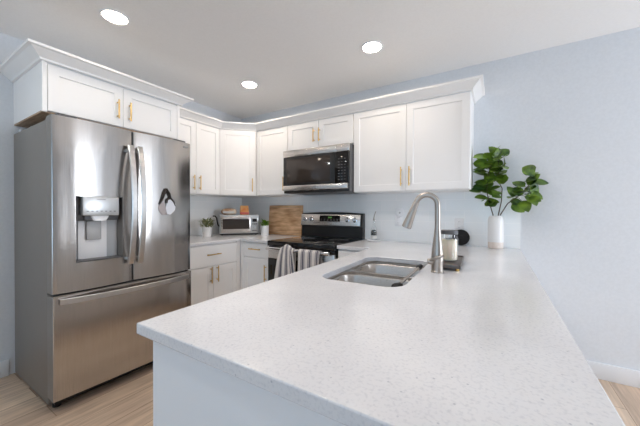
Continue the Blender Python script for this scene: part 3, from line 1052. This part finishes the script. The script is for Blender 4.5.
# ------------------------------------------------------------------ small potted plants
def leaf(b, base, d, L, Wd, up=Vector((0, 0, 1)), droop=.25, cup=.15, n=6, round_=.55):
    d = d.normalized()
    s = d.cross(up)
    if s.length < .05:
        s = d.cross(Vector((1, 0, 0)))
    s.normalize()
    nn = s.cross(d).normalized()
    rows = []
    for i in range(n + 1):
        q = i / n
        w = Wd * .5 * max(.0, math.sin(PI * min(1, q ** round_ * .985 + .015))) ** .7 + .0004
        c = base + d * (L * q) - nn * (L * droop * q * q)
        row = []
        for k in (-1, -.5, 0, .5, 1):
            row.append(b.bm.verts.new(c + s * (w * k) + nn * (w * cup * abs(k) ** 1.5)))
        rows.append(row)
    for a, c in zip(rows[:-1], rows[1:]):
        for k in range(4):
            b.bm.faces.new((a[k], a[k + 1], c[k + 1], c[k]))


def pot_plant(x, y, r, h, label, leafm, hgt, spread, count, seed, Ll):
    rnd = random.Random(seed)
    t = thing('potted_plant', label, 'plant', (x, y, .915), 0, 'small plants in white pots')
    obj('pot', B().lathe([(r * .90, 0), (r * .93, .004), (r, h - .004), (r, h), (r - .006, h), (r - .008, h - .02)], (x, y, .915), 28, True, False), 'ceramic', t)
    obj('soil', B().lathe([(r - .0085, h - .022), (r - .02, h - .015), (.005, h - .013)], (x, y, .915), 20), 'soil', t)
    b = B()
    for k in range(count):
        a = rnd.uniform(0, 2 * PI)
        q = rnd.random()
        rr = spread * math.sqrt(q)
        z = .915 + h - .01 + hgt * rnd.uniform(.0, .85) * (1 - .45 * q)
        base = Vector((x + rr * .65 * math.cos(a), y + rr * .65 * math.sin(a), z))
        leaf(b, base, Vector((math.cos(a) * (.3 + q), math.sin(a) * (.3 + q), rnd.uniform(.4, 1.2))), Ll * rnd.uniform(.7, 1.2), Ll * .36, droop=.2)
    for k in range(9):
        a = k * 2.4
        b.tube([(x + .006 * math.cos(a), y + .006 * math.sin(a), .915 + h - .014), (x + spread * .5 * math.cos(a), y + spread * .5 * math.sin(a), .915 + h + hgt * .6)], .0014, 5)
    obj('foliage', b, leafm, t, 0)


pot_plant(-2.825, 2.118, .052, .115, 'small grey-green plant in a white pot between fridge and toaster oven', 'leaf2', .125, .10, 130, 3, .05)
pot_plant(-2.435, 2.655, .048, .118, 'small bright green plant in a white pot left of the cutting board', 'leaf3', .085, .066, 90, 5, .045)

# ------------------------------------------------------------------ cutting board leaning on the backsplash
t = thing('cutting_board', 'large wooden cutting board leaning against the backsplash left of the range', 'cutting board', (-2.257, 2.80, .915))
ln = math.atan2(.028, .365)
TB = Matrix.Translation((-2.257, 2.800, .9165)) @ Matrix.Rotation(-ln, 4, 'X')
obj('board', B(TB).box(-.259, .259, 0, .022, 0, .366, .003), 'board', t)
obj('juice_groove', B(TB).box(-.235, .235, -.0006, .0004, .024, .027).box(-.235, .235, -.0006, .0004, .34, .343), 'rawwood', t)

# ------------------------------------------------------------------ glass bottle by the range
bx, by = -1.055, 2.725
o = obj('spoon_rest', B().lathe([(.055, 0), (.066, .006), (.070, .016), (.066, .016), (.054, .007)], (bx, by, .915), 32), 'ceramic')
tag(rebase(o, (bx, by, .915)), 'small white ceramic dish under the glass bottle right of the range', 'dish')
t = thing('oil_bottle', 'slim clear glass bottle with pour spout standing on the white dish', 'bottle', (bx, by, .9225))
z0 = .9225
obj('glass', B().lathe([(.001, 0), (.028, .001), (.031, .006), (.031, .10), (.028, .125), (.013, .155), (.0115, .20), (.014, .203), (.014, .212), (.0095, .212), (.0095, .157), (.025, .122), (.028, .10), (.028, .008), (.001, .006)], (bx, by, z0), 28), 'glass', t)
obj('dark_contents', B().lathe([(.002, .05), (.0275, .055), (.0278, .085), (.020, .105), (.002, .108)], (bx, by, z0), 24), 'oil', t)['label'] = 'dark herbs inside'
obj('spout', B().tube([(bx, by, z0 + .20), (bx, by, z0 + .225), (bx + .004, by, z0 + .25), (bx + .016, by - .004, z0 + .278), (bx + .022, by - .005, z0 + .290)], [.009, .006, .0045, .004, .0035], 10), 'nickel', t)
obj('label', B().lathe([(.0314, .02), (.0314, .05)], (bx, by, z0), 28, False, False), 'label', t)

# wall plates on the backsplash
def outlet(x, z, label, name='outlet_plate'):
    t = thing(name, label, 'outlet', (x, YB - .008, z))
    T = frame((0, YB - .0085), (1, 0))
    obj('plate', B(T).box(x - .036, x + .036, z - .058, z + .058, 0, .005, .002), 'white', t)
    for s_ in (-1, 1):
        rc_ = obj('receptacle', B(T).box(x - .017, x + .017, z + s_ * .026 - .015, z + s_ * .026 + .015, .005, .0065, .001), 'white', t)
        for q in (-.006, .006):
            obj('slot', B(T).box(x + q - .001, x + q + .001, z + s_ * .026 - .003, z + s_ * .026 + .006, .0066, .0069), 'greydark', rc_)
    return t


outlet(-.845, 1.125, 'white outlet plate on the backsplash behind the faucet spray head')
outlet(-.300, 1.095, 'white outlet plate on the backsplash above the black round trivet')
t = thing('plug_in_sensor', 'round white plug-in device on the outlet behind the faucet', 'sensor', (-.827, 2.835, 1.20))
T = frame((0, 2.8450), (1, 0))
obj('body', B().lathe([(.038, 0), (.043, .004), (.043, .014), (.037, .019), (.010, .021)], (0, 0, 0), 30, T=T @ Matrix.Translation((-.827, 1.2, 0))), 'white', t)
obj('face', B().lathe([(.010, .0195), (.009, .0225)], (0, 0, 0), 24, T=T @ Matrix.Translation((-.827, 1.2, 0))), 'grey', t)

# ------------------------------------------------------------------ black round trivet against the wall
TB = Matrix.Translation((-.282, 2.815, .987)) @ Matrix.Rotation(math.radians(-12), 4, 'X') @ Matrix.Rotation(PI / 2, 4, 'X')
o = obj('trivet', B(TB).lathe([(.060, -.006), (.068, -.005), (.070, 0), (.068, .005), (.058, .006), (.056, .004), (.02, .004), (.018, .006), (.004, .006)], (0, 0, 0), 40), 'blackmatte')
tag(rebase(o, (-.282, 2.815, .917)), 'round black trivet leaning against the backsplash behind the candle', 'trivet')

# ------------------------------------------------------------------ tray and candle
tc_ = Vector((-.262, 1.835, 0)); ta = math.radians(2.5)
t = thing('tray', 'dark rectangular wooden tray with small feet under the candle', 'tray', (-.232, 1.785, .915), ta)
TB = WM[t.name]
b = B(TB).box(-.060, .060, -.185, .185, .012, .022, .003)
b.box(-.063, -.055, -.188, .188, .012, .030, .002).box(.055, .063, -.188, .188, .012, .030, .002)
b.box(-.063, .063, -.188, -.180, .012, .030, .002).box(-.063, .063, .180, .188, .012, .030, .002)
obj('board', b, 'tray', t)
for sx_ in (-.048, .048):
    for sy_ in (-.17, .17):
        obj('foot', B(TB).lathe([(.009, 0), (.010, .012)], (sx_, sy_, 0), 14), 'brass', t)
kx, ky, kz = -.236, 1.775, .9375
t = thing('candle', 'cream candle in a ribbed glass jar with dark lid beside the faucet', 'candle', (kx, ky, kz))
seg = 72
rings = []
for r, z in ((.040, 0), (.044, .004), (.044, .125), (.041, .137), (.041, .150), (.0385, .150), (.0385, .137), (.0405, .124), (.0405, .008), (.036, .006)):
    rib = .0012 if .004 <= z <= .125 and r > .042 else 0
    rings.append([Vector((kx + (r + rib * math.cos(24 * 2 * PI * i / seg)) * math.cos(2 * PI * i / seg), ky + (r + rib * math.cos(24 * 2 * PI * i / seg)) * math.sin(2 * PI * i / seg), kz + z)) for i in range(seg)])
obj('jar', B().loft(rings), 'glass', t, 40)
wx = obj('wax', B().lathe([(.036, .0085), (.040, .011), (.040, .120), (.037, .122), (.005, .1205)], (kx, ky, kz), 40), 'wax', t)
obj('wick', B().tube([(kx, ky, kz + .1205), (kx + .001, ky, kz + .132)], .0012, 6), 'black', wx)
obj('lid', B().lathe([(.036, .1505), (.0445, .1515), (.0445, .171), (.042, .174), (.006, .174)], (kx, ky, kz), 40), 'greydark', t)['label'] = 'dark grey lid'
b = B()
arc = [math.radians(a) for a in range(252, 300, 6)]
vs = [[b.bm.verts.new((kx + .0462 * math.cos(a), ky + .0462 * math.sin(a), kz + z)) for a in arc] for z in (.126, .134)]
for i in range(len(arc) - 1):
    b.bm.faces.new((vs[0][i], vs[0][i + 1], vs[1][i + 1], vs[1][i]))
obj('label', b, 'mark', t)

# ------------------------------------------------------------------ vase with leafy branches
vx, vy = -.020, 2.778
t = thing('vase', 'white ceramic vase with bare clay foot at the wall end of the worktop', 'vase', (vx, vy, .915))
obj('body', B().lathe([(.056, .052), (.0565, .058), (.0565, .215), (.054, .240), (.046, .262), (.041, .268), (.036, .268), (.036, .255), (.049, .235), (.051, .06)], (vx, vy, .915), 40), 'ceramic', t)
obj('foot', B().lathe([(.050, 0), (.055, .004), (.056, .0515), (.05, .0515)], (vx, vy, .915), 40), 'terra', t)['label'] = 'bare clay foot'
Lv = [(-.13, 1.65), (-.06, 1.66), (-.0, 1.68), (-.1, 1.59), (-.05, 1.6), (.01, 1.62), (-.15, 1.54), (-.08, 1.52), (-.01, 1.55), (.03, 1.57), (-.12, 1.46), (-.05, 1.46), (.01, 1.47), (-.13, 1.41), (-.08, 1.39), (-.1, 1.33), (-.06, 1.3), (-.02, 1.35),
      (-.12, 1.62), (-.03, 1.57), (.02, 1.50), (-.10, 1.50), (-.02, 1.51), (-.06, 1.43)]
Rv = [(.22, 1.52), (.26, 1.51), (.21, 1.46), (.14, 1.43), (.13, 1.37), (.19, 1.34), (.23, 1.38), (.27, 1.39), (.13, 1.28), (.2, 1.27), (.24, 1.30), (.30, 1.43), (.10, 1.34), (.27, 1.34)]
br = [
    ([(vx - .012, vy, 1.10), (-.040, 2.765, 1.19), (-.063, 2.735, 1.28), (-.085, 2.70, 1.38), (-.075, 2.69, 1.50), (-.05, 2.69, 1.62)], [p for p in Lv if p[0] <= -.04]),
    ([(vx + .004, vy, 1.10), (-.002, 2.76, 1.19), (.018, 2.735, 1.30), (.022, 2.72, 1.40), (-.005, 2.70, 1.46), (-.005, 2.70, 1.62)], [p for p in Lv if p[0] > -.04]),
    ([(vx + .012, vy, 1.10), (.012, 2.765, 1.19), (.060, 2.74, 1.28), (.14, 2.72, 1.345), (.195, 2.71, 1.42), (.235, 2.70, 1.50)], Rv)]
rj = random.Random(5)
br = [(p_, (l_ if k_ == 2 else l_ + [(x + rj.uniform(-.04, .04), z + rj.uniform(-.035, .035)) for x, z in l_]) + [(x + rj.uniform(-.03, .03), z + rj.uniform(-.03, .03)) for x, z in l_][::k_]) for (p_, l_), k_ in zip(br, (1, 1, 2))]
labels = ('leafy branch leaning left towards the cabinet, rising from the vase', 'upright leafy branch in the middle of the vase', 'leafy branch leaning right, out over the worktop end, from the vase')
rnd = random.Random(11)
for (pts, lv), lab in zip(br, labels):
    if 'right' in lab:
        lv = [(.02 + (x - .02) * .90, z) for x, z in lv]
    t = thing('leafy_branch', lab, 'branch', (vx, vy, 1.0), 0, 'leafy branches in the vase')
    b = B().tube(pts, [.0042, .004, .0036, .003, .0026, .0018], 8)
    P = [Vector(p) for p in pts]
    lb = B()
    for (x, z) in lv:
        tip = Vector((x, 2.69 + rnd.uniform(-.06, .07), z))
        # leaf grows from the nearest stem point, by a short stalk
        best = None
        for a, c in zip(P[1:-1], P[2:]):
            for q in (0, .25, .5, .75, 1):
                p = a.lerp(c, q)
                dd_ = (p - tip).length + .25 * abs(p.z - (tip.z - .02))
                if best is None or dd_ < best[0]:
                    best = (dd_, p)
        base = best[1]
        d = tip - base
        if d.length < .03:
            d = Vector((rnd.uniform(-1, 1), rnd.uniform(-1, .3), .4)).normalized() * .04
        L_ = rnd.uniform(.085, .112)
        st = base + d * .55
        lb_start = tip - d.normalized() * L_ * .5
        b.tube([base, (base + lb_start) / 2 + Vector((0, 0, .004)), lb_start], .0013, 5)
        d2 = (d.normalized() + Vector((rnd.uniform(-.5, .5), rnd.uniform(-.35, .15), rnd.uniform(-.3, .3)))).normalized()
        upv = Vector((rnd.uniform(-.5, .5), rnd.uniform(-1.0, -.3), rnd.uniform(.3, 1))).normalized()
        leaf(lb, lb_start, d2, L_, L_ * rnd.uniform(.74, .92), upv, rnd.uniform(.05, .3), .12, 7, .72)
    stm = obj('stem', b, 'twig', t, 50)
    lo = obj('leaves', lb, 'leaf', stm, 60)
    # leaves stay in front of the wall
    for v in lo.data.vertices:
        wy = (WM[t.name] @ v.co).y
        if wy > YB - .012:
            v.co.y -= wy - (YB - .012)
